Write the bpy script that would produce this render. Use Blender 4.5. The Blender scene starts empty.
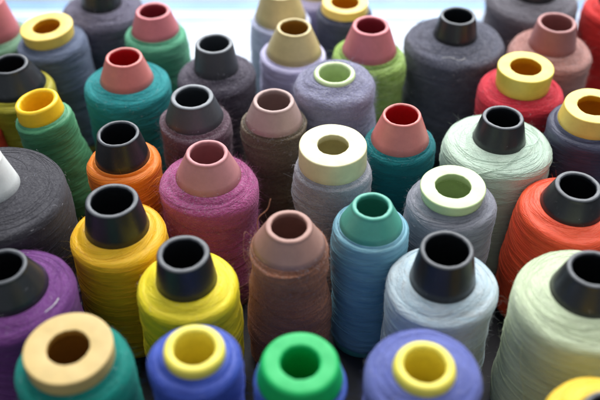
import bpy, math, random
import numpy as np
from mathutils import Matrix, Vector, Euler

scene = bpy.context.scene
COL = scene.collection

# ------------------------------------------------------------------ camera
cam_data = bpy.data.cameras.new("camera")
cam = bpy.data.objects.new("camera", cam_data)
COL.objects.link(cam)
cam.location = (0.0, 0.0, 0.45)
cam.rotation_euler = (math.radians(90 - 43.0), 0, 0)
cam_data.sensor_width = 36.0
cam_data.lens = 52.8
cam_data.clip_start = 0.01
cam_data.clip_end = 50.0
cam_data.dof.use_dof = True
cam_data.dof.focus_distance = 0.53
cam_data.dof.aperture_fstop = 4.3
cam_data.dof.aperture_blades = 7
scene.camera = cam

# ------------------------------------------------------------------ world and lamps
world = bpy.data.worlds.new("World")
scene.world = world
world.use_nodes = True
bg = world.node_tree.nodes["Background"]
bg.inputs[0].default_value = (0.80, 0.90, 1.0, 1)
bg.inputs[1].default_value = 0.42

def area(name, loc, target, sx, sy, power, color):
    d = bpy.data.lights.new(name, 'AREA')
    d.shape = 'RECTANGLE'; d.size = sx; d.size_y = sy
    d.energy = power; d.color = color
    o = bpy.data.objects.new(name, d)
    COL.objects.link(o)
    o.location = loc
    o.rotation_euler = (Vector(target) - Vector(loc)).to_track_quat('-Z', 'Y').to_euler()
    return o

area("window_light", (0.25, 1.80, 1.05), (0, 0.5, 0.05), 2.0, 1.3, 63, (0.95, 0.98, 1.0))
area("overhead_fill", (0.1, 0.80, 1.55), (0.05, 0.55, 0.1), 1.5, 0.7, 17, (1.0, 0.98, 0.95))  # added soft overhead fill, no known lamp there

scene.view_settings.view_transform = 'Standard'
scene.view_settings.look = 'None'
scene.view_settings.exposure = 0.0
scene.view_settings.gamma = 1.0
scene.view_settings.use_curve_mapping = False
scene.cycles.max_bounces = 10
scene.cycles.diffuse_bounces = 6

rng = np.random.default_rng(7)
random.seed(7)

# ------------------------------------------------------------------ helpers
def lin(c):
    out = []
    for v in c:
        v = v / 255.0
        out.append(v / 12.92 if v <= 0.04045 else ((v + 0.055) / 1.055) ** 2.4)
    return (out[0], out[1], out[2], 1.0)

def tag(o, label=None, cat=None, group=None, kind=None):
    if label: o['label'] = label
    if cat: o['category'] = cat
    if group: o['group'] = group
    if kind: o['kind'] = kind
    return o

class Nodes:
    def __init__(self, name):
        self.m = bpy.data.materials.new(name)
        self.m.use_nodes = True
        self.t = self.m.node_tree
        self.b = self.t.nodes["Principled BSDF"]
    def n(self, kind, **props):
        x = self.t.nodes.new(kind)
        for k, v in props.items():
            setattr(x, k, v)
        return x
    def l(self, a, b):
        self.t.links.new(a, b)
    def math(self, op, a, b=None, c=None, clamp=False):
        x = self.n('ShaderNodeMath', operation=op, use_clamp=clamp)
        for i, v in enumerate((a, b, c)):
            if v is None: continue
            if isinstance(v, (int, float)): x.inputs[i].default_value = v
            else: self.l(v, x.inputs[i])
        return x.outputs[0]
    def noise(self, vec, scale, detail=2.0, rough=0.5):
        x = self.n('ShaderNodeTexNoise')
        x.inputs['Scale'].default_value = scale
        x.inputs['Detail'].default_value = detail
        x.inputs['Roughness'].default_value = rough
        if vec is not None: self.l(vec, x.inputs['Vector'])
        return x.outputs['Fac']
    def ramp(self, fac, lo, hi):
        x = self.n('ShaderNodeMapRange')
        x.inputs['From Min'].default_value = lo
        x.inputs['From Max'].default_value = hi
        self.l(fac, x.inputs['Value'])
        return x.outputs['Result']
    def mix(self, fac, a, b, mode='MIX'):
        x = self.n('ShaderNodeMix', data_type='RGBA', blend_type=mode)
        if isinstance(fac, (int, float)): x.inputs[0].default_value = fac
        else: self.l(fac, x.inputs[0])
        for i, v in ((6, a), (7, b)):
            if isinstance(v, tuple): x.inputs[i].default_value = v
            else: self.l(v, x.inputs[i])
        return x.outputs[2]
    def xyz(self, a, b, c):
        x = self.n('ShaderNodeCombineXYZ')
        for i, v in enumerate((a, b, c)):
            if isinstance(v, (int, float)): x.inputs[i].default_value = v
            else: self.l(v, x.inputs[i])
        return x.outputs[0]

def yarn_material(name, c1, c2, kind, seed):
    """kind 'sheen' = smooth polyester thread, 'wool' = hairy woollen yarn, 'cotton' = in between."""
    N = Nodes(name)
    uv = N.n('ShaderNodeUVMap')
    sep = N.n('ShaderNodeSeparateXYZ')
    N.l(uv.outputs[0], sep.inputs[0])
    u, v = sep.outputs[0], sep.outputs[1]
    # slow wander so the windings are not perfectly regular
    wander = N.noise(N.xyz(N.math('MULTIPLY', u, 0.25), N.math('MULTIPLY', v, 0.5), seed), 1.0, 1.0)
    v = N.math('ADD', v, N.math('MULTIPLY', wander, 0.8))
    ang = {'sheen': 0.17, 'cotton': 0.24, 'wool': 0.30}[kind]
    ca, sa = math.cos(ang), math.sin(ang)
    across = {'sheen': 17.0, 'cotton': 10.0, 'wool': 8.0}[kind]
    along = {'sheen': 0.35, 'cotton': 0.6, 'wool': 1.3}[kind]
    fams = []
    for s in (1, -1):
        a = N.math('ADD', N.math('MULTIPLY', v, ca), N.math('MULTIPLY', u, s * sa))
        b = N.math('ADD', N.math('MULTIPLY', u, ca), N.math('MULTIPLY', v, -s * sa))
        vec = N.xyz(N.math('MULTIPLY', a, across), N.math('MULTIPLY', b, along), seed + s)
        fams.append((N.noise(vec, 1.0, 2.5, 0.6), a, b))
    # broad crossing bands laid by the winder's traverse
    bands = []
    for i, (f, a, b) in enumerate(fams):
        vec = N.xyz(N.math('MULTIPLY', a, 2.4), N.math('MULTIPLY', b, 0.22), seed + 5 + i)
        bands.append(N.noise(vec, 1.0, 2.0, 0.6))
    pick = N.ramp(N.math('SUBTRACT', bands[0], bands[1]), -0.04, 0.04)
    thread = N.math('ADD', N.math('MULTIPLY', fams[0][0], pick),
                    N.math('MULTIPLY', fams[1][0], N.math('SUBTRACT', 1.0, pick)))
    tc = N.n('ShaderNodeTexCoord')
    fuzz = N.noise(tc.outputs['Object'], {'sheen': 1500, 'cotton': 1100, 'wool': 700}[kind], 3.0, 0.7)
    blotch = N.noise(tc.outputs['Object'], 55.0, 3.0, 0.6)
    col = N.mix(N.ramp(N.math('ADD', N.math('MULTIPLY', thread, 0.45), N.math('ADD', N.math('MULTIPLY', blotch, 0.25), N.math('MULTIPLY', bands[0], 0.30))), 0.38, 0.62),
                lin(c1), lin(c2))
    if kind == 'wool':
        speck = N.ramp(fuzz, 0.58, 0.72)
        col = N.mix(N.math('MULTIPLY', speck, 0.30), col, lin(tuple(min(255, int(c * 0.6 + 100)) for c in c1)))
    gap = N.ramp(thread, 0.30, 0.5)
    gl = {'sheen': 0.80, 'cotton': 0.72, 'wool': 0.66}[kind]
    val = N.math('ADD', N.math('MULTIPLY', gap, 1.0 - gl), gl)  # shade between threads painted as a darker yarn colour
    # pale dust and lint on upward faces, with fuzz-caught light painted in
    nsep = N.n('ShaderNodeSeparateXYZ')
    N.l(tc.outputs['Normal'], nsep.inputs[0])
    up = N.ramp(nsep.outputs[2], 0.35, 0.9)
    lint = N.ramp(N.noise(tc.outputs['Object'], 800.0, 3.0, 0.7), 0.45, 0.62)
    amt = {'sheen': 0.06, 'cotton': 0.12, 'wool': 0.36}[kind]
    col = N.mix(N.math('MULTIPLY', N.math('MULTIPLY', up, lint), amt), col, lin(tuple(int(c * 0.35 + 128) for c in c1)))
    hsv = N.n('ShaderNodeHueSaturation')
    N.l(col, hsv.inputs['Color']); N.l(val, hsv.inputs['Value'])
    N.l(hsv.outputs[0], N.b.inputs['Base Color'])
    N.b.inputs['Roughness'].default_value = {'sheen': 0.5, 'cotton': 0.75, 'wool': 0.95}[kind]
    N.b.inputs['Specular IOR Level'].default_value = {'sheen': 0.4, 'cotton': 0.2, 'wool': 0.08}[kind]
    N.b.inputs['Sheen Weight'].default_value = {'sheen': 0.15, 'cotton': 0.4, 'wool': 0.7}[kind]
    N.b.inputs['Sheen Roughness'].default_value = 0.5
    N.b.inputs['Sheen Tint'].default_value = lin(tuple(int(c * 0.5 + 110) for c in c1))
    h = N.math('ADD', N.math('MULTIPLY', thread, 1.0),
               N.math('MULTIPLY', fuzz, {'sheen': 0.25, 'cotton': 0.9, 'wool': 2.2}[kind]))
    h = N.math('ADD', h, N.math('MULTIPLY', pick, 0.4))
    # narrow grooves where one wound layer crosses the next
    groove = N.ramp(N.math('ABSOLUTE', N.math('SUBTRACT', bands[1], 0.5)), 0.0, 0.035)
    h = N.math('ADD', h, N.math('MULTIPLY', groove, {'sheen': 0.4, 'cotton': 0.25, 'wool': 0.1}[kind]))
    bump = N.n('ShaderNodeBump')
    bump.inputs['Strength'].default_value = {'sheen': 0.55, 'cotton': 0.7, 'wool': 0.9}[kind]
    bump.inputs['Distance'].default_value = {'sheen': 0.0005, 'cotton': 0.0007, 'wool': 0.0008}[kind]
    N.l(h, bump.inputs['Height'])
    N.l(bump.outputs[0], N.b.inputs['Normal'])
    return N.m

TUBE_COLOURS = {
    'bounce red': ((206, 42, 46), 0.4), 'bounce orange': ((222, 160, 30), 0.4), 'bounce rose': ((176, 72, 84), 0.45), 'shaded tan': ((184, 136, 56), 0.45),
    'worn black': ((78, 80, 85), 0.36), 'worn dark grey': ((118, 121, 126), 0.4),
    'black': ((37, 39, 43), 0.33), 'dark grey': (( 72, 75, 80), 0.42), 'white': ((226, 227, 224), 0.45),
    'pink': ((205, 118, 124), 0.45), 'salmon': ((212, 126, 120), 0.42), 'dusty pink': ((194, 132, 134), 0.5),
    'mauve': ((168, 112, 108), 0.5), 'brown': ((170, 128, 116), 0.5), 'mauve grey': ((178, 150, 144), 0.5),
    'yellow': ((246, 200, 36), 0.35), 'pale yellow': ((240, 208, 104), 0.4), 'lemon': ((240, 224, 92), 0.4),
    'straw': ((226, 202, 86), 0.4), 'beige': ((206, 176, 112), 0.45), 'sand': ((206, 186, 132), 0.4),
    'cream': ((226, 217, 172), 0.45), 'pale green': ((196, 213, 160), 0.24), 'green': ((0, 178, 92), 0.5),
    'teal': ((84, 166, 146), 0.4),
}
BORE_LIGHT = {'salmon': 'bounce red', 'straw': 'bounce orange', 'pale yellow': 'bounce orange', 'pink': 'bounce rose', 'beige': 'shaded tan', 'sand': 'shaded tan'}  # bore colours with bounced light and shade painted in
_tubes = {}
def tube_material(colour):
    if colour in _tubes: return _tubes[colour]
    c, rough = TUBE_COLOURS[colour]
    N = Nodes("plastic " + colour)
    tc = N.n('ShaderNodeTexCoord')
    stain = N.noise(tc.outputs['Object'], 90.0, 4.0, 0.65)
    fine = N.noise(tc.outputs['Object'], 900.0, 2.0, 0.6)
    darker = lin(tuple(int(v * 0.95) for v in c))
    col = N.mix(N.ramp(stain, 0.42, 0.66), lin(c), darker)
    # dusty scuffs
    scuff = N.ramp(N.noise(tc.outputs['Object'], 260.0, 5.0, 0.75), 0.60, 0.74)
    col = N.mix(N.math('MULTIPLY', scuff, 0.26 if 'black' in colour or 'grey' in colour else 0.12), col, lin(tuple(int(v * 0.6 + 78) for v in c)))
    N.l(col, N.b.inputs['Base Color'])
    r = N.math('ADD', N.math('MULTIPLY', stain, 0.30), rough - 0.13)
    N.l(N.math('ADD', r, N.math('MULTIPLY', scuff, 0.2)), N.b.inputs['Roughness'])
    N.b.inputs['Specular IOR Level'].default_value = 0.45
    if 'black' not in colour and 'grey' not in colour:
        N.b.inputs['Subsurface Weight'].default_value = 0.06
        N.b.inputs['Subsurface Radius'].default_value = (1.0, 0.7, 0.4)
        N.b.inputs['Subsurface Scale'].default_value = 0.003
    bump = N.n('ShaderNodeBump')
    bump.inputs['Strength'].default_value = 0.18
    bump.inputs['Distance'].default_value = 0.0004
    N.l(N.math('ADD', fine, N.math('MULTIPLY', stain, 1.2)), bump.inputs['Height'])
    N.l(bump.outputs[0], N.b.inputs['Normal'])
    _tubes[colour] = N.m
    return N.m

def mesh_object(name, verts, faces, mat, parent=None, uvs=None, smooth=True):
    me = bpy.data.meshes.new(name)
    me.from_pydata((np.asarray(verts, dtype=float) / 100.0).tolist(), [], faces)
    if smooth:
        me.polygons.foreach_set('use_smooth', [True] * len(me.polygons))
    if uvs is not None:
        lay = me.uv_layers.new(name="UVMap")
        lay.data.foreach_set('uv', np.asarray(uvs, dtype=np.float32).ravel())
    me.materials.append(mat)
    me.update()
    o = bpy.data.objects.new(name, me)
    COL.objects.link(o)
    if parent is not None: o.parent = parent
    return o

def arc(cx, cz, rx, rz, a0, a1, n):
    return [(cx + rx * math.cos(math.radians(a0 + (a1 - a0) * i / n)),
             cz + rz * math.sin(math.radians(a0 + (a1 - a0) * i / n))) for i in range(n + 1)]

def revolve(profile, seg, radial=None):
    """closed grid of revolution; the seam lies at the back (+y). radial(theta, r, z, i) displaces the radius."""
    P = np.array(profile)
    th = math.pi / 2 + np.arange(seg + 1) * 2 * math.pi / seg
    R = np.repeat(P[:, 0][:, None], seg, 1)
    Z = np.repeat(P[:, 1][:, None], seg, 1)
    T = np.repeat(th[None, :seg], len(P), 0)
    if radial is not None:
        R, Z = radial(T, R, Z)
    V = np.stack([R * np.cos(T), R * np.sin(T), Z], -1).reshape(-1, 3)
    faces, idx = [], []
    n = len(P)
    for i in range(n - 1):
        for j in range(seg):
            k = (j + 1) % seg
            faces.append((i * seg + j, i * seg + k, (i + 1) * seg + k, (i + 1) * seg + j))
            idx.append(((i, j), (i, j + 1), (i + 1, j + 1), (i + 1, j)))
    d = np.concatenate([[0], np.cumsum(np.hypot(np.diff(P[:, 0]), np.diff(P[:, 1])))])
    rm = float(np.mean(P[:, 0]))
    I = np.array(idx)
    U = np.stack([(th[I[..., 1]] - math.pi / 2) * rm, -d[I[..., 0]]], -1)
    return V, faces, U

def ribbon(points, width, verts, faces, uvs, uv):
    """thin flat fibre along points, appended to lists"""
    pts = np.asarray(points)
    t = np.gradient(pts, axis=0)
    side = np.cross(t, rng.normal(size=3))
    side /= (np.linalg.norm(side, axis=1, keepdims=True) + 1e-9)
    b = len(verts)
    for i, p in enumerate(pts):
        w = width * (1.0 - 0.6 * i / (len(pts) - 1))
        verts.append(p + side[i] * w / 2); verts.append(p - side[i] * w / 2)
    for i in range(len(pts) - 1):
        faces.append((b + 2 * i, b + 2 * i + 1, b + 2 * i + 3, b + 2 * i + 2))
        uvs.append([uv] * 4)

def strand(name, points, radius, mat, parent):
    """a round thread following points (cm, in the parent's frame)"""
    pts = np.asarray(points, dtype=float)
    # smooth by Catmull-Rom
    out = []
    ext = np.vstack([2 * pts[0] - pts[1], pts, 2 * pts[-1] - pts[-2]])
    for i in range(1, len(ext) - 2):
        p0, p1, p2, p3 = ext[i - 1:i + 3]
        for s in np.linspace(0, 1, 8, endpoint=False):
            out.append(0.5 * ((2 * p1) + (-p0 + p2) * s + (2 * p0 - 5 * p1 + 4 * p2 - p3) * s ** 2 + (-p0 + 3 * p1 - 3 * p2 + p3) * s ** 3))
    out.append(pts[-1])
    pts = np.array(out)
    t = np.gradient(pts, axis=0); t /= np.linalg.norm(t, axis=1, keepdims=True)
    a = np.cross(t, (0.31, 0.2, 0.93)); a /= np.linalg.norm(a, axis=1, keepdims=True)
    b = np.cross(t, a)
    k = 6
    V = [p + radius * (math.cos(q * 2 * math.pi / k) * a[i] + math.sin(q * 2 * math.pi / k) * b[i]) for i, p in enumerate(pts) for q in range(k)]
    Fc = [(i * k + q, i * k + (q + 1) % k, (i + 1) * k + (q + 1) % k, (i + 1) * k + q) for i in range(len(pts) - 1) for q in range(k)]
    Fc += [tuple(range(k))[::-1], tuple((len(pts) - 1) * k + q for q in range(k))]
    return mesh_object(name, V, Fc, mat, parent)

# ------------------------------------------------------------------ setting
def slab(name, x0, x1, y0, y1, z0, z1, mat, bevel=0.3):
    me = bpy.data.meshes.new(name)
    import bmesh
    bm = bmesh.new()
    bmesh.ops.create_cube(bm, size=1.0)
    for v in bm.verts:
        v.co = Vector(((x0 + x1) / 2 + v.co.x * (x1 - x0), (y0 + y1) / 2 + v.co.y * (y1 - y0), (z0 + z1) / 2 + v.co.z * (z1 - z0))) / 100
    bmesh.ops.bevel(bm, geom=bm.edges[:], offset=bevel / 100, segments=3, affect='EDGES')
    bm.to_mesh(me); bm.free()
    me.materials.append(mat)
    o = bpy.data.objects.new(name, me); COL.objects.link(o)
    return o

def board_material(name, c, rough):
    N = Nodes(name)
    tc = N.n('ShaderNodeTexCoord')
    s = N.noise(tc.outputs['Object'], 14.0, 5.0, 0.6)
    N.l(N.mix(N.ramp(s, 0.35, 0.7), lin(c), lin(tuple(int(v * 0.9) for v in c))), N.b.inputs['Base Color'])
    N.l(N.math('ADD', N.math('MULTIPLY', s, 0.2), rough - 0.1), N.b.inputs['Roughness'])
    bump = N.n('ShaderNodeBump'); bump.inputs['Strength'].default_value = 0.1; bump.inputs['Distance'].default_value = 0.0005
    N.l(N.noise(tc.outputs['Object'], 300.0, 3.0), bump.inputs['Height']); N.l(bump.outputs[0], N.b.inputs['Normal'])
    return N.m

tag(slab('table_surface', -110, 110, -25, 64.3, -3, 0, board_material('shade darkened table', (40, 42, 49), 0.5)), kind='structure')  # table front painted dark for the shade between spools
tag(slab('window_board', -110, 110, 64.6, 73.4, -3, 0.1, board_material('white painted board', (204, 213, 226), 0.5)), kind='structure')
tag(slab('window_sill', -110, 110, 73.42, 75.4, -3, 0.09, board_material('sky tinted sill', (180, 198, 222), 0.5), 0.05), kind='structure')  # pale step blending into the painted sky reflection
tag(slab('reflection_strip', -110, 110, 75.42, 76.9, -3, 0.08, board_material('blue sky reflection', (118, 158, 200), 0.5), 0.05), kind='structure')  # added strip, sky-blue reflection put into its colour
tag(slab('window_frame', -110, 110, 76.92, 80.0, -3, 0.07, board_material('grey painted frame', (130, 138, 148), 0.45), 0.05), kind='structure')
tag(slab('floor', -300, 300, -150, 400, -76, -73, board_material('grey floor', (120, 118, 116), 0.5)), kind='structure')

_lint = []
def fuzz_material(c1, kind):
    N = Nodes('loose fibres')
    k = {'sheen': 0.15, 'cotton': 0.30, 'wool': 0.38}[kind]
    c = lin(tuple(int(v * (1 - k) + 205 * k) for v in c1))
    tr = N.n('ShaderNodeBsdfTranslucent'); di = N.n('ShaderNodeBsdfDiffuse'); mx = N.n('ShaderNodeMixShader')
    tc = N.n('ShaderNodeTexCoord')
    col = N.mix(N.ramp(N.noise(tc.outputs['Object'], 200.0, 2.0), 0.35, 0.65), c, lin(tuple(int(v * 0.8) for v in c1)))
    N.l(col, tr.inputs[0]); N.l(col, di.inputs[0])
    mx.inputs[0].default_value = 0.45
    N.l(di.outputs[0], mx.inputs[1]); N.l(tr.outputs[0], mx.inputs[2])
    N.l(mx.outputs[0], N.t.nodes['Material Output'].inputs[0])
    return N.m

def lint_material():
    if not _lint:
        N = Nodes('pale lint fibre'); tc = N.n('ShaderNodeTexCoord')
        N.l(N.mix(N.ramp(N.noise(tc.outputs['Object'], 120.0, 2.0), 0.4, 0.6), lin((206, 202, 206)), lin((150, 150, 166))), N.b.inputs['Base Color'])
        N.b.inputs['Roughness'].default_value = 0.9
        _lint.append(N.m)
    return _lint[0]

# ------------------------------------------------------------------ the spools
LIPS = {'thin': (0.12, 0.10), 'ring': (0.085, 0.06), 'round': (0.27, 0.16)}

def make_spool(dims, tube_colour, lip, yarn_cols, kind, label, group, tilt=(0, 0), fuzz=1.0):
    x, y, T, r, hr, zb, rb, ry, drop, rbot = dims
    seed = float(rng.uniform(0, 90))
    t = tag(bpy.data.objects.new('thread_spool', None), label, 'thread spool', group)
    t.empty_display_size = 0.02
    COL.objects.link(t)
    tx, ty = math.radians(tilt[0] + rng.normal() * 0.6), math.radians(tilt[1] + rng.normal() * 0.6)
    t.rotation_euler = (tx, ty, 0)
    rimv = Euler((tx, ty, 0)).to_matrix() @ Vector((0, 0, T))
    lift = rbot * (abs(math.sin(tx)) + abs(math.sin(ty))) * 0.75
    t.location = ((x - rimv.x) / 100, (y - rimv.y) / 100, lift / 100)

    # ---- tube: hollow moulded cone with a lip
    bo, bi = LIPS[lip]
    wall = r - hr
    bo, bi = min(bo, wall * 0.52), min(bi, wall * 0.46)
    slope = (rb - r) / max(0.2, (T - bo - zb))
    # the bore opens out below the lip, following the outside of the cone
    lip_h = {'thin': 0.30, 'ring': 0.42, 'round': 0.45}[lip]
    r2 = max(hr + 0.12, min(rb - 0.28, r + 0.25))
    if lip == 'round': r2 = hr + 0.12
    zlow = min(zb, T - lip_h - 0.7)
    prof = [(r2 + 0.12, 0.02), (r2 + 0.10, 4.0), (r2 + 0.05, zlow - 0.6), (r2, zlow),
            (hr + (r2 - hr) * 0.35, T - lip_h - 0.22), (hr + 0.02, T - lip_h)]
    prof += arc(hr + bi, T - bi, bi, bi, 180, 90, 6)
    if lip == 'ring':
        prof.append(((hr + r) / 2, T + 0.012))
    prof += arc(r - bo, T - bo, bo, bo, 90, 0, 8)
    for f in (0.08, 0.25, 0.5, 0.75, 1.0):
        prof.append((r + (rb - r) * f, T - bo + (zb - T + bo) * f))
    rt = max(0.5, rb - 0.25)
    prof += [(rt + 0.05, zb - 0.25), (min(rt, rbot - 0.6), 1.2), (rbot - 0.3, 0.75), (rbot - 0.22, 0.55), (rbot - 0.2, 0.08), (max(rbot - 0.28, r2 + 0.2), 0.0), (r2 + 0.12, 0.02)]
    ph = rng.uniform(0, 6.28, 6)
    def wob(Tt, R, Z):
        near_in = np.exp(-((R - hr) / 0.10) ** 2) * (Z > T - 0.5)
        nick = 0.014 * np.sin(5 * Tt + ph[0]) + 0.012 * np.sin(13 * Tt + ph[1]) + 0.012 * np.sin(3 * Tt + ph[2]) * np.sin(19 * Tt + ph[3]) + 0.02 * np.maximum(0, np.sin(2 * Tt + ph[4])) ** 40
        top = (Z > T - 0.25)
        Z2 = Z + top * (0.010 * np.sin(2 * Tt + ph[3]) + 0.006 * np.sin(7 * Tt + ph[4]))
        R2 = R * (1 + 0.006 * np.sin(2 * Tt + ph[5])) + near_in * nick * 0.45
        return R2, Z2
    V, Fc, _ = revolve(prof, 96, wob)
    tube = mesh_object('tube', V, Fc, tube_material(tube_colour), t)
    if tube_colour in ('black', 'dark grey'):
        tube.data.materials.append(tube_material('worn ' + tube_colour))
        i0 = 6; i1 = 6 + 7 + 5                                   # rows of the lip, in a lighter grey
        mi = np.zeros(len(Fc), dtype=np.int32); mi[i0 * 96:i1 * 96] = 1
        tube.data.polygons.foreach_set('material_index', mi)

    if tube_colour in BORE_LIGHT:
        tube.data.materials.append(tube_material(BORE_LIGHT[tube_colour]))
        mi = np.zeros(len(Fc), dtype=np.int32); mi[:7 * 96] = 1      # the bore, bounced light put into its colour
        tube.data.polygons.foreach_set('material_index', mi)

    # ---- wound yarn
    step = ry - rb
    rc = max(0.12, min(0.65 if kind == 'wool' else 0.5, step * 0.75))
    zs = zb - drop
    yp = [(rb - 0.10, zb - 0.06), (rb + 0.02, zb)]
    n_top = 8
    for i in range(1, n_top + 1):
        f = i / n_top
        yp.append((rb + 0.02 + (ry - rc - rb) * f, zb - (drop * 0.75) * f ** 1.3))
    zc = yp[-1][1]
    yp += [(ry - rc + rc * math.sin(a), zc - rc + rc * math.cos(a)) for a in np.linspace(0.15, math.pi / 2, 8)]
    zt = yp[-1][1]
    for i in range(1, 61):
        f = i / 60
        rr = ry + (rbot - ry) * f
        yp.append((rr, zt + (1.0 - zt) * f))
    yp += [(rbot - 0.05, 0.75), (rbot - 0.22, 0.58), (rbot - 0.5, 0.55)]
    k = 1.0 if kind != 'wool' else 1.5
    q = rng.uniform(0, 6.28, 12)
    def lump(Tt, R, Z):
        d = (0.040 * np.sin(2 * Tt + 0.7 * Z + q[0]) + 0.022 * np.sin(3 * Tt - 1.3 * Z + q[1]) + 0.05 * np.sin(0.9 * Z + q[10]) + 0.03 * np.sin(2.1 * Z + 1.0 * Tt + q[11])
             + 0.012 * np.sin(9 * Z + 1.0 * Tt + q[2]) * np.sin(1.7 * Z - Tt + q[3])
             + 0.010 * np.sin(14 * Z - 2 * Tt + q[4]) + 0.008 * np.sin(7 * Tt + 5 * Z + q[5])
             + 0.008 * np.sin(17 * Tt - 9 * Z + q[6]) * np.sin(5 * Tt + q[7]))
        m = np.clip((R - rb) / 0.25, 0, 1)
        topm = np.clip((Z - zs + 0.1) / 0.3, 0, 1)
        Z2 = Z + topm * m * (0.05 * np.sin(2 * Tt + q[8]) + 0.025 * np.sin(7 * Tt + 4 * R + q[9])) * k
        return R + d * k * np.clip(m + (1 - topm), 0, 1), Z2
    V, Fc, U = revolve(yp, 128, lump)
    verts = [v for v in V]; faces = list(Fc); uvs = [list(map(tuple, uu)) for uu in U]

    # ---- the outermost windings, as single threads lying on the surface
    yp_a = np.array(yp)
    yd = np.concatenate([[0], np.cumsum(np.hypot(np.diff(yp_a[:, 0]), np.diff(yp_a[:, 1])))])
    rmean = float(np.mean(yp_a[:, 0]))
    n_str = {'sheen': 46, 'cotton': 34, 'wool': 14}[kind]
    d_lo, d_hi = yd[2], yd[-6]
    for _ in range(n_str):
        thr = {'sheen': 0.011, 'cotton': 0.014, 'wool': 0.018}[kind] * rng.uniform(0.8, 1.2)
        a0 = rng.uniform(0, 2 * math.pi); turns = rng.uniform(0.4, 1.3)
        nseg = int(34 * turns) + 10
        d0 = d_lo + (d_hi - d_lo) * rng.uniform(0, 0.75)
        climb = rng.choice((-1, 1)) * rng.uniform(0.10, 0.30)
        lift_ = rng.uniform(0.0, 0.012)
        sag = rng.uniform(0, 6.28)
        k3 = 4
        bidx = len(verts); rows = 0
        for i in range(nseg + 1):
            f = i / nseg
            a = a0 + 2 * math.pi * turns * f
            dd = d0 + climb * turns * 2 * math.pi * rmean * 0.5 * f + 0.05 * math.sin(5 * f + sag)
            if dd < d_lo or dd > d_hi: break
            pr = np.interp(dd, yd, yp_a[:, 0]); pz = np.interp(dd, yd, yp_a[:, 1])
            pr2 = np.interp(dd + 0.02, yd, yp_a[:, 0]); pz2 = np.interp(dd + 0.02, yd, yp_a[:, 1])
            Rl, Zl = lump(np.array([a]), np.array([pr]), np.array([pz]))
            dr, dz = pr2 - pr, pz2 - pz; nl = math.hypot(dr, dz) + 1e-9
            er = np.array([math.cos(a), math.sin(a), 0]); ez = np.array([0, 0, 1.0])
            nrm = (er * -dz + ez * dr) / nl; tang = (er * dr + ez * dz) / nl
            c = er * Rl[0] + ez * Zl[0] + nrm * (thr * 0.4 + lift_)
            for q_ in range(k3):
                w = q_ * math.pi / 2 + math.pi / 4
                verts.append(c + thr * (math.cos(w) * nrm + math.sin(w) * tang))
            if rows:
                b0 = bidx + (rows - 1) * k3
                uvv = (((a - math.pi / 2) % (2 * math.pi)) * rmean, -dd)
                for q_ in range(k3):
                    n_ = (q_ + 1) % k3
                    faces.append((b0 + q_, b0 + n_, b0 + k3 + n_, b0 + k3 + q_))
                    uvs.append([uvv] * 4)
            rows += 1

    # ---- loose fibres standing out of the yarn
    first_fuzz = len(faces)
    count = int({'sheen': 600, 'cotton': 3000, 'wool': 7000}[kind] * fuzz)
    P = np.array(yp)
    seglen = np.hypot(np.diff(P[:, 0]), np.diff(P[:, 1]))
    vis = seglen * np.where(P[:-1, 1] > 5.0, 1.0, 0.35)
    vis[:n_top] *= 1.5
    cum = np.cumsum(vis) / vis.sum()
    dist = np.concatenate([[0], np.cumsum(seglen)])
    rm = float(np.mean(P[:, 0]))
    L0 = {'sheen': 0.22, 'cotton': 0.20, 'wool': 0.24}[kind]
    for _ in range(count):
        s = min(int(np.searchsorted(cum, rng.uniform())), len(P) - 2)
        f = rng.uniform()
        pr, pz = P[s] * (1 - f) + P[s + 1] * f
        a = rng.uniform(0, 2 * math.pi)
        dr, dz = P[s + 1] - P[s]
        nr, nz = -dz, dr
        nl = math.hypot(nr, nz) + 1e-9
        nr, nz = nr / nl, nz / nl
        er = np.array([math.cos(a), math.sin(a), 0]); et = np.array([-math.sin(a), math.cos(a), 0]); ez = np.array([0, 0, 1.0])
        nrm = er * nr + ez * nz
        tang = er * (dr / nl) + ez * (dz / nl)
        sgn = rng.choice((-1, 1))
        dirn = et * sgn * rng.uniform(0.5, 1.2) + tang * rng.normal() * 0.5 + nrm * rng.uniform(0.1, 0.9)
        dirn /= np.linalg.norm(dirn)
        L = L0 * rng.lognormal(0, 0.45)
        base = er * pr + ez * pz - nrm * 0.02
        curl = (tang * rng.normal() + nrm * rng.normal() * 0.8 - et * sgn * 0.3) * 0.5
        pts = [base + dirn * L * q_ + curl * L * q_ * q_ for q_ in (0, 0.35, 0.7, 1.0)]
        th = (a - math.pi / 2) % (2 * math.pi)
        ribbon(pts, 0.008 if kind != 'wool' else 0.010, verts, faces, uvs, (th * rm, -(dist[s] + f * seglen[s])))
    n_lint = int({'sheen': 12, 'cotton': 90, 'wool': 240}[kind])
    first_lint = len(faces)
    for _ in range(n_lint):
        a = rng.uniform(0, 2 * math.pi)
        s = int(rng.integers(2, n_top + 22)) if rng.uniform() < 0.8 else int(rng.integers(n_top, len(P) - 3))
        pr, pz = P[s]
        dr, dz = P[s + 1] - P[s]
        nl = math.hypot(dr, dz) + 1e-9
        er = np.array([math.cos(a), math.sin(a), 0]); et = np.array([-math.sin(a), math.cos(a), 0]); ez = np.array([0, 0, 1.0])
        nrm = (er * -dz + ez * dr) / nl
        tang = (er * dr + ez * dz) / nl
        base = er * pr + ez * pz + nrm * 0.035
        w = rng.uniform(0, 6.28); dirn = et * math.cos(w) + tang * math.sin(w)
        cross_ = -et * math.sin(w) + tang * math.cos(w)
        L = rng.uniform(0.08, 0.32); cv = rng.normal() * 0.10
        pts = [base + dirn * L * q_ + cross_ * cv * math.sin(q_ * 3.1) + nrm * 0.03 * math.sin(q_ * 3.1) for q_ in (0, 0.3, 0.65, 1.0)]
        ribbon(pts, 0.012, verts, faces, uvs, (0, 0))
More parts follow.
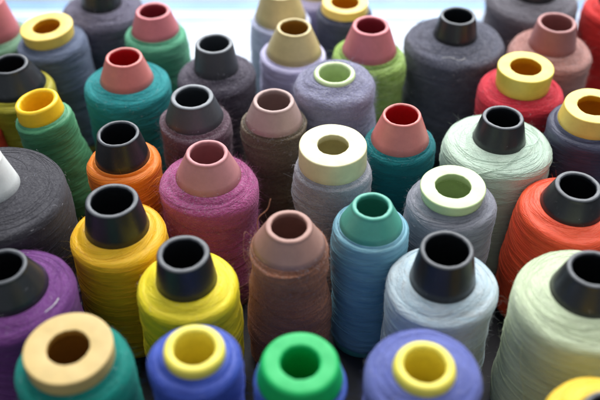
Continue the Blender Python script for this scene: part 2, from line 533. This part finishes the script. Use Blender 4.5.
    for _ in range({'sheen': 5, 'cotton': 14, 'wool': 34}[kind]):       # fluff clinging to the foot of the tube
        a = rng.uniform(0, 2 * math.pi); h_ = rng.exponential(0.22)
        pr = rb + (r - rb) * min(0.8, h_ / max(0.3, T - bo - zb)) + 0.02
        er = np.array([math.cos(a), math.sin(a), 0]); et = np.array([-math.sin(a), math.cos(a), 0]); ez = np.array([0, 0, 1.0])
        w = rng.uniform(0, 6.28); L = rng.uniform(0.08, 0.28)
        dirn = et * math.cos(w) + ez * math.sin(w) * 0.7
        ribbon([er * (pr + 0.05 * math.sin(3.1 * q_)) + ez * (zb + min(h_, 0.8 * (T - bo - zb))) + dirn * L * (q_ - 0.5) for q_ in (0, 0.3, 0.65, 1.0)], 0.011, verts, faces, uvs, (0, 0))
    mat = yarn_material(kind + ' yarn', yarn_cols[0], yarn_cols[1], kind, seed)
    yarn = mesh_object('yarn', verts, faces, mat, t, np.array(uvs, dtype=np.float32))
    yarn.data.materials.append(lint_material())
    mi = np.zeros(len(faces), dtype=np.int32); mi[first_lint:] = 1; mi[first_fuzz:first_lint] = 2
    yarn.data.materials.append(fuzz_material(yarn_cols[0], kind))
    yarn.data.polygons.foreach_set('material_index', mi)
    return dict(root=t, tube=tube, yarn=yarn, mat=mat, zs=zs, ry=ry, rb=rb, zb=zb, rc=rc)

#   key: (x, y, T, rim radius, hole radius, height where the yarn starts, tube radius there, yarn radius, drop, yarn radius at the foot)  -- cm
DIMS = {
    'beige_teal': (-10.98, 25.70, 11.5, 2.13, 1.02, 10.61, 2.11, 2.80, 0.35, 2.94),
    'ylip_blue': (-5.02, 25.70, 11.5, 1.47, 0.99, 10.97, 1.48, 2.25, 0.30, 2.25),
    'green_blue': (0.00, 24.84, 11.5, 1.86, 0.93, 10.37, 2.07, 2.13, 0.30, 2.13),
    'ylip_blue2': (5.81, 24.68, 11.5, 1.44, 0.98, 11.04, 1.50, 2.81, 0.40, 2.66),
    'blk_yellow3': (13.80, 22.0, 11.5, 1.29, 1.02, 10.93, 1.48, 2.76, 0.40, 2.76),
    'blk_purple': (-15.39, 30.91, 11.5, 1.29, 1.03, 9.83, 2.06, 3.41, 0.40, 3.15),
    'blk_yellow': (-10.49, 35.88, 11.5, 1.48, 1.17, 9.43, 1.84, 2.83, 0.45, 2.83),
    'blk_yellow2': (-6.13, 31.83, 11.5, 1.39, 1.07, 9.44, 1.65, 2.80, 0.45, 2.80),
    'brown_brown': (-0.60, 33.88, 11.5, 1.30, 0.97, 10.04, 2.04, 2.22, 0.30, 2.44),
    'teal_lblue': (4.04, 35.66, 11.3, 1.17, 0.89, 9.89, 1.82, 2.14, 0.20, 2.14),
    'blk_ltblue': (7.71, 31.97, 11.6, 1.42, 1.15, 9.28, 1.79, 3.01, 0.50, 3.01),
    'blk_mint2': (14.90, 30.22, 12.0, 1.37, 1.09, 10.35, 1.92, 3.67, 0.60, 3.67),
    'blk_orange2': (16.15, 37.90, 10.7, 1.36, 1.05, 9.22, 1.90, 3.10, 0.40, 3.30),
    'pgreen_grey': (8.87, 37.84, 10.8, 1.91, 1.04, 10.08, 1.81, 2.65, 0.40, 2.65),
    'blk_mint': (12.59, 43.39, 11.5, 1.30, 1.02, 9.83, 1.68, 3.40, 0.40, 3.25),
    'cream_grey': (1.97, 40.77, 11.5, 2.03, 0.93, 10.05, 2.07, 2.32, 0.25, 2.32),
    'pink_teal2': (6.35, 43.70, 11.5, 1.21, 1.00, 9.55, 1.85, 2.21, 0.20, 2.32),
    'brown_olive': (-1.68, 45.22, 11.5, 1.33, 1.05, 9.94, 1.88, 2.01, 0.20, 2.11),
    'pink_magenta': (-5.51, 40.01, 11.5, 1.27, 1.01, 9.71, 2.00, 2.95, 0.40, 2.95),
    'blk_orange': (-11.06, 41.87, 11.5, 1.31, 1.06, 9.63, 1.71, 2.31, 0.30, 2.31),
    'grey_mauve': (-6.89, 45.57, 11.5, 1.37, 1.05, 9.83, 1.89, 2.26, 0.30, 2.26),
    'white_charcoal': (-17.98, 37.76, 13.0, 1.18, 0.90, 10.86, 1.74, 4.37, 0.50, 4.00),
    'yellow_green': (-16.85, 45.41, 11.2, 1.44, 1.09, 10.15, 1.52, 1.82, 0.20, 2.18),
    'blk_olive': (-19.82, 50.15, 10.9, 1.29, 1.02, 9.13, 2.15, 2.65, 0.30, 2.65),
    'yring_bluegrey': (-18.51, 55.58, 10.4, 1.93, 1.02, 9.50, 1.84, 2.51, 0.30, 2.64),
    'pink_green2': (-23.17, 57.55, 11.5, 1.25, 0.96, 8.75, 1.90, 2.51, 0.30, 2.51),
    'blk_greypurple': (-15.34, 60.13, 11.5, 1.25, 0.99, 9.71, 1.55, 3.03, 0.40, 3.03),
    'pink_green': (-10.67, 56.07, 11.5, 1.27, 0.98, 9.90, 1.77, 2.33, 0.30, 2.33),
    'pink_teal': (-11.89, 50.05, 11.5, 1.25, 1.01, 9.71, 1.83, 2.91, 0.35, 2.91),
    'grey_greypurple': (-5.93, 51.77, 11.5, 1.31, 1.03, 9.47, 1.59, 2.69, 0.35, 2.69),
    'beige_lav2': (-1.50, 58.88, 11.5, 1.31, 1.01, 9.27, 1.99, 2.34, 0.20, 2.34),
    'beige_lav': (-0.42, 53.81, 11.5, 1.24, 0.99, 9.45, 2.02, 2.39, 0.20, 2.39),
    'lav_back': (1.26, 63.23, 10.9, 1.30, 1.03, 9.06, 1.77, 2.34, 0.30, 2.34),
    'yring_slate': (3.43, 59.35, 10.3, 1.75, 1.07, 9.67, 1.84, 2.11, 0.25, 2.11),
    'pink_lime': (4.99, 53.56, 11.8, 1.33, 1.02, 9.75, 1.98, 2.60, 0.40, 2.60),
    'pgreen_lav': (2.28, 48.26, 11.5, 1.39, 1.02, 11.26, 1.39, 2.80, 0.40, 2.80),
    'blk_charcoal': (11.38, 55.43, 11.5, 1.30, 1.04, 9.87, 1.61, 3.57, 0.50, 3.57),
    'blk_grey': (18.37, 61.61, 11.5, 1.39, 1.08, 9.74, 1.77, 3.55, 0.40, 3.55),
    'mauve_pinkbrown': (18.31, 54.47, 11.5, 1.39, 1.10, 9.63, 1.71, 2.92, 0.40, 2.92),
    'yring_crimson': (15.20, 49.40, 11.2, 1.88, 1.04, 9.69, 1.81, 2.85, 0.35, 2.85),
    'red_edge': (25.11, 60.59, 11.2, 1.34, 1.03, 9.54, 1.87, 2.82, 0.50, 3.24),
    'yring_navy': (18.53, 44.61, 11.5, 1.83, 1.01, 10.33, 2.05, 2.63, 0.30, 2.63),
    'red_left': (-22.92, 47.83, 9.3, 1.28, 1.01, 7.57, 1.99, 2.48, 0.30, 2.48),
}
GR = {'black': 'spools with black tubes', 'ring': 'spools with broad collar tubes', 'cone': 'spools with coloured cone tubes'}
#   key: tube colour, lip, (yarn colour, second yarn colour), kind, group, label, optional extras
SPECS = {
    'beige_teal': ('beige', 'ring', ((0, 138, 122), (0, 112, 104)), 'cotton', 'ring', 'teal thread spool with a broad flat beige collar, beside the purple spool', {}),
    'ylip_blue': ('lemon', 'round', ((66, 92, 190), (44, 66, 160)), 'sheen', 'ring', 'royal blue spool with a yellow rounded collar, in front of a yellow spool', {}),
    'green_blue': ('green', 'round', ((58, 96, 190), (40, 70, 160)), 'sheen', 'cone', 'spool with a bright emerald green tube over blue thread', {}),
    'ylip_blue2': ('lemon', 'round', ((104, 112, 176), (82, 92, 160)), 'cotton', 'ring', 'periwinkle blue spool with a small yellow collar and wide thread top', {}),
    'blk_yellow3': ('black', 'thin', ((246, 206, 40), (226, 182, 20)), 'sheen', 'black', 'cropped yellow spool with a black tube at the corner below the pale mint spool', {}),
    'blk_purple': ('black', 'thin', ((116, 60, 126), (92, 40, 106)), 'cotton', 'black', 'purple spool with a black tube and a white scrap of thread on top', {}),
    'blk_yellow': ('black', 'thin', ((248, 196, 24), (226, 166, 10)), 'sheen', 'black', 'golden yellow spool with a black tube, directly in front of the orange spool', {}),
    'blk_yellow2': ('black', 'thin', ((246, 224, 34), (220, 196, 16)), 'sheen', 'black', 'lemon yellow spool with a black tube, behind the yellow-collared blue spool', {}),
    'brown_brown': ('brown', 'thin', ((178, 118, 90), (146, 90, 68)), 'wool', 'cone', 'brown yarn spool with a brown cone tube and a loose end at its rim', {'fuzz': .6}),
    'teal_lblue': ('teal', 'thin', ((140, 188, 202), (102, 160, 182)), 'sheen', 'cone', 'light blue thread spool with a teal cone tube', {}),
    'blk_ltblue': ('black', 'thin', ((208, 217, 220), (176, 200, 212)), 'cotton', 'black', 'whitish pale blue spool with a black tube, in front of the pale green collar', {}),
    'blk_mint2': ('black', 'thin', ((212, 222, 188), (188, 202, 166)), 'cotton', 'black', 'large pale mint spool with a black tube, in front of the orange-red spool', {}),
    'blk_orange2': ('black', 'thin', ((246, 92, 50), (220, 66, 34)), 'sheen', 'black', 'bright orange-red spool with a black tube, behind the large pale mint spool', {}),
    'pgreen_grey': ('pale green', 'ring', ((150, 150, 160), (118, 118, 130)), 'cotton', 'ring', 'grey lavender spool with a glossy pale green collar', {}),
    'blk_mint': ('black', 'thin', ((208, 225, 206), (184, 206, 188)), 'cotton', 'black', 'mint white spool with a black tube and a loose thread across its top', {}),
    'cream_grey': ('cream', 'ring', ((186, 185, 192), (154, 152, 164)), 'wool', 'ring', 'lavender grey spool with a tall broad cream collar, centre of the group', {'fuzz': .4}),
    'pink_teal2': ('salmon', 'thin', ((22, 122, 126), (10, 92, 100)), 'cotton', 'cone', 'dark teal spool with a salmon pink tube that looks red inside from bounced light', {}),
    'brown_olive': ('mauve grey', 'thin', ((122, 106, 86), (92, 80, 66)), 'wool', 'cone', 'slim dark olive brown spool with a pinkish grey cone tube', {'fuzz': .6}),
    'pink_magenta': ('dusty pink', 'thin', ((188, 94, 146), (162, 68, 124)), 'wool', 'cone', 'fuzzy magenta pink spool with a dusty pink cone tube', {}),
    'blk_orange': ('black', 'thin', ((246, 140, 40), (226, 112, 20)), 'sheen', 'black', 'small light orange spool with a black tube', {}),
    'grey_mauve': ('dark grey', 'thin', ((112, 86, 98), (84, 62, 74)), 'wool', 'black', 'fuzzy brownish mauve spool with a dark grey tube, in front of the dark grey-purple spool', {}),
    'white_charcoal': ('white', 'thin', ((66, 64, 70), (40, 38, 45)), 'cotton', 'cone', 'very wide charcoal grey spool with a white tube', {}),
    'yellow_green': ('yellow', 'round', ((86, 158, 112), (60, 128, 88)), 'sheen', 'ring', 'leaning green thread spool with a bright yellow tube', {'tilt': (0, -8)}),
    'blk_olive': ('black', 'thin', ((176, 166, 34), (140, 130, 22)), 'sheen', 'black', 'olive yellow spool with a black tube, behind the leaning green spool', {}),
    'yring_bluegrey': ('pale yellow', 'ring', ((112, 122, 146), (86, 96, 122)), 'cotton', 'ring', 'blue-grey spool with a flat pale yellow collar', {'tilt': (0, -4)}),
    'pink_green2': ('pink', 'thin', ((136, 172, 142), (108, 148, 118)), 'cotton', 'cone', 'pale sage green spool with a pink tube, cropped behind the blue-grey spool', {}),
    'blk_greypurple': ('black', 'thin', ((114, 108, 130), (84, 80, 100)), 'wool', 'black', 'wide dark slate purple woollen spool with a black tube, behind the pink-tubed spools', {}),
    'pink_green': ('pink', 'thin', ((106, 180, 144), (80, 156, 120)), 'cotton', 'cone', 'sea green spool with a rose pink tube, against the white table', {}),
    'pink_teal': ('salmon', 'thin', ((40, 150, 152), (20, 120, 126)), 'cotton', 'cone', 'wide turquoise spool with a salmon pink tube', {}),
    'grey_greypurple': ('dark grey', 'thin', ((92, 84, 98), (66, 60, 74)), 'wool', 'black', 'dark grey-purple woollen spool with a dark grey tube, against the white table', {}),
    'beige_lav2': ('sand', 'thin', ((214, 217, 240), (192, 197, 228)), 'sheen', 'cone', 'pale blue-lavender spool with a cropped sand beige tube, farther of the two', {}),
    'beige_lav': ('sand', 'thin', ((214, 209, 238), (194, 187, 224)), 'sheen', 'cone', 'pale lavender spool with a whole sand beige tube, nearer of the two', {}),
    'lav_back': ('sand', 'thin', ((210, 201, 232), (188, 178, 216)), 'sheen', 'cone', 'pale lilac spool squeezed between the beige tubes and the slate spool', {}),
    'yring_slate': ('pale yellow', 'ring', ((88, 92, 112), (64, 68, 88)), 'cotton', 'ring', 'dark slate spool with a pale yellow collar cropped at the top', {}),
    'pink_lime': ('pink', 'thin', ((152, 192, 74), (176, 200, 130)), 'wool', 'cone', 'lime green fuzzy spool with a rose pink tube', {'fuzz': .7}),
    'pgreen_lav': ('pale green', 'round', ((158, 156, 182), (122, 120, 150)), 'wool', 'ring', 'wide woolly lavender spool with a small low pale green collar', {}),
    'blk_charcoal': ('black', 'thin', ((98, 99, 116), (62, 63, 78)), 'wool', 'black', 'wide charcoal woollen spool with a black tube and a white scrap on top', {}),
    'blk_grey': ('black', 'thin', ((118, 112, 120), (86, 82, 92)), 'wool', 'black', 'wide grey woollen spool with a black tube cropped at the top', {}),
    'mauve_pinkbrown': ('mauve', 'thin', ((202, 148, 138), (172, 116, 108)), 'wool', 'cone', 'pinkish brown woollen spool with a mauve brown tube', {}),
    'yring_crimson': ('straw', 'ring', ((212, 50, 66), (182, 30, 48)), 'cotton', 'ring', 'crimson pink spool with a flat straw yellow collar', {}),
    'red_edge': ('black', 'thin', ((222, 52, 48), (192, 34, 34)), 'cotton', 'black', 'bright red spool cropped at the edge beside the pinkish brown spool', {}),
    'yring_navy': ('pale yellow', 'ring', ((78, 80, 104), (52, 54, 76)), 'sheen', 'ring', 'dark navy spool with a pale yellow collar, beside the crimson spool', {}),
    'red_left': ('black', 'thin', ((200, 62, 40), (168, 44, 28)), 'sheen', 'black', 'red spool almost hidden at the edge behind the charcoal spool', {}),
}
B = {}
for key, (tube, lip, cols, kind, grp, label, extra) in SPECS.items():
    B[key] = make_spool(DIMS[key], tube, lip, cols, kind, label, GR[grp], **extra)

# ------------------------------------------------------------------ loose ends and lint on particular spools
def plain(name, c):
    N = Nodes(name); tc = N.n('ShaderNodeTexCoord')
    N.l(N.mix(N.ramp(N.noise(tc.outputs['Object'], 400.0, 2.0), 0.35, 0.65), lin(c), lin(tuple(int(v * 0.8) for v in c))), N.b.inputs['Base Color'])
    N.b.inputs['Roughness'].default_value = 0.8
    return N.m
white_lint = plain('white lint', (236, 236, 232))

def polar(a, r, z):
    a = math.radians(a)
    return (r * math.cos(a), r * math.sin(a), z)

b = B['blk_mint']
strand('loose_thread', [polar(34, 2.85, b['zb'] - .22), polar(10, 2.65, b['zb'] - .08), polar(-20, 2.2, b['zb'] + .12), polar(-48, 1.85, b['zb'] + .30),
                        polar(-78, 2.25, b['zb'] + .06), polar(-100, 2.85, b['zb'] - .2), polar(-125, b['ry'] + .03, b['zs'] - .25), polar(-150, b['ry'] + .04, b['zs'] - .9)], 0.026, b['mat'], b['yarn'])
b = B['blk_purple']
tag(strand('loose_thread', [polar(-38, b['ry'] - .55, b['zb'] + .02), polar(-27, b['ry'] - .45, b['zb'] + .1), polar(-17, b['ry'] - .5, b['zb'] + .06)], 0.022, white_lint, b['yarn']), 'short white scrap of thread')
b = B['blk_charcoal']
tag(strand('loose_thread', [polar(-115, b['ry'] - .55, b['zs'] + .32), polar(-103, b['ry'] - .65, b['zs'] + .42), polar(-92, b['ry'] - .5, b['zs'] + .34), polar(-83, b['ry'] - .62, b['zs'] + .42)], 0.016, white_lint, b['yarn']), 'thin white scrap of thread')
b = B['brown_brown']
strand('loose_thread', [polar(150, b['rb'] + .0, b['zb'] + .0), polar(142, b['rb'] + .15, b['zb'] + .7), polar(130, b['rb'] - .15, b['zb'] + 1.3), polar(122, b['rb'] - .1, b['zb'] + 1.9)], 0.03, b['mat'], b['yarn'])
strand('loose_thread', [polar(200, b['ry'] + .05, b['zb'] - 1.2), polar(196, b['ry'] + .35, b['zb'] - .2), polar(180, b['ry'] + .2, b['zb'] + .9), polar(165, b['rb'] + .15, b['zb'] + .1)], 0.014, b['mat'], b['yarn'])
b = B['blk_mint2']
strand('loose_thread', [polar(205, b['ry'] + .02, b['zs'] - 1.2), polar(212, b['ry'] + .25, b['zs'] - 2.6), polar(218, b['ry'] + .12, b['zs'] - 4.2), polar(226, b['ry'] + .3, b['zs'] - 5.6)], 0.016, b['mat'], b['yarn'])
b = B['pink_magenta']
strand('loose_thread', [polar(-30, b['ry'] + .02, b['zs'] - .8), polar(-24, b['ry'] + .3, b['zs'] - 2.0), polar(-34, b['ry'] + .15, b['zs'] - 3.4)], 0.015, b['mat'], b['yarn'])
b = B['blk_orange']
strand('loose_thread', [polar(-48, b['ry'] + .02, b['zs'] - 1.0), polar(-30, b['ry'] + .15, b['zs'] - .5), polar(-12, b['ry'] + .2, b['zs'] - .9), polar(5, b['ry'] + .05, b['zs'] - 1.6)], 0.016, b['mat'], b['yarn'])
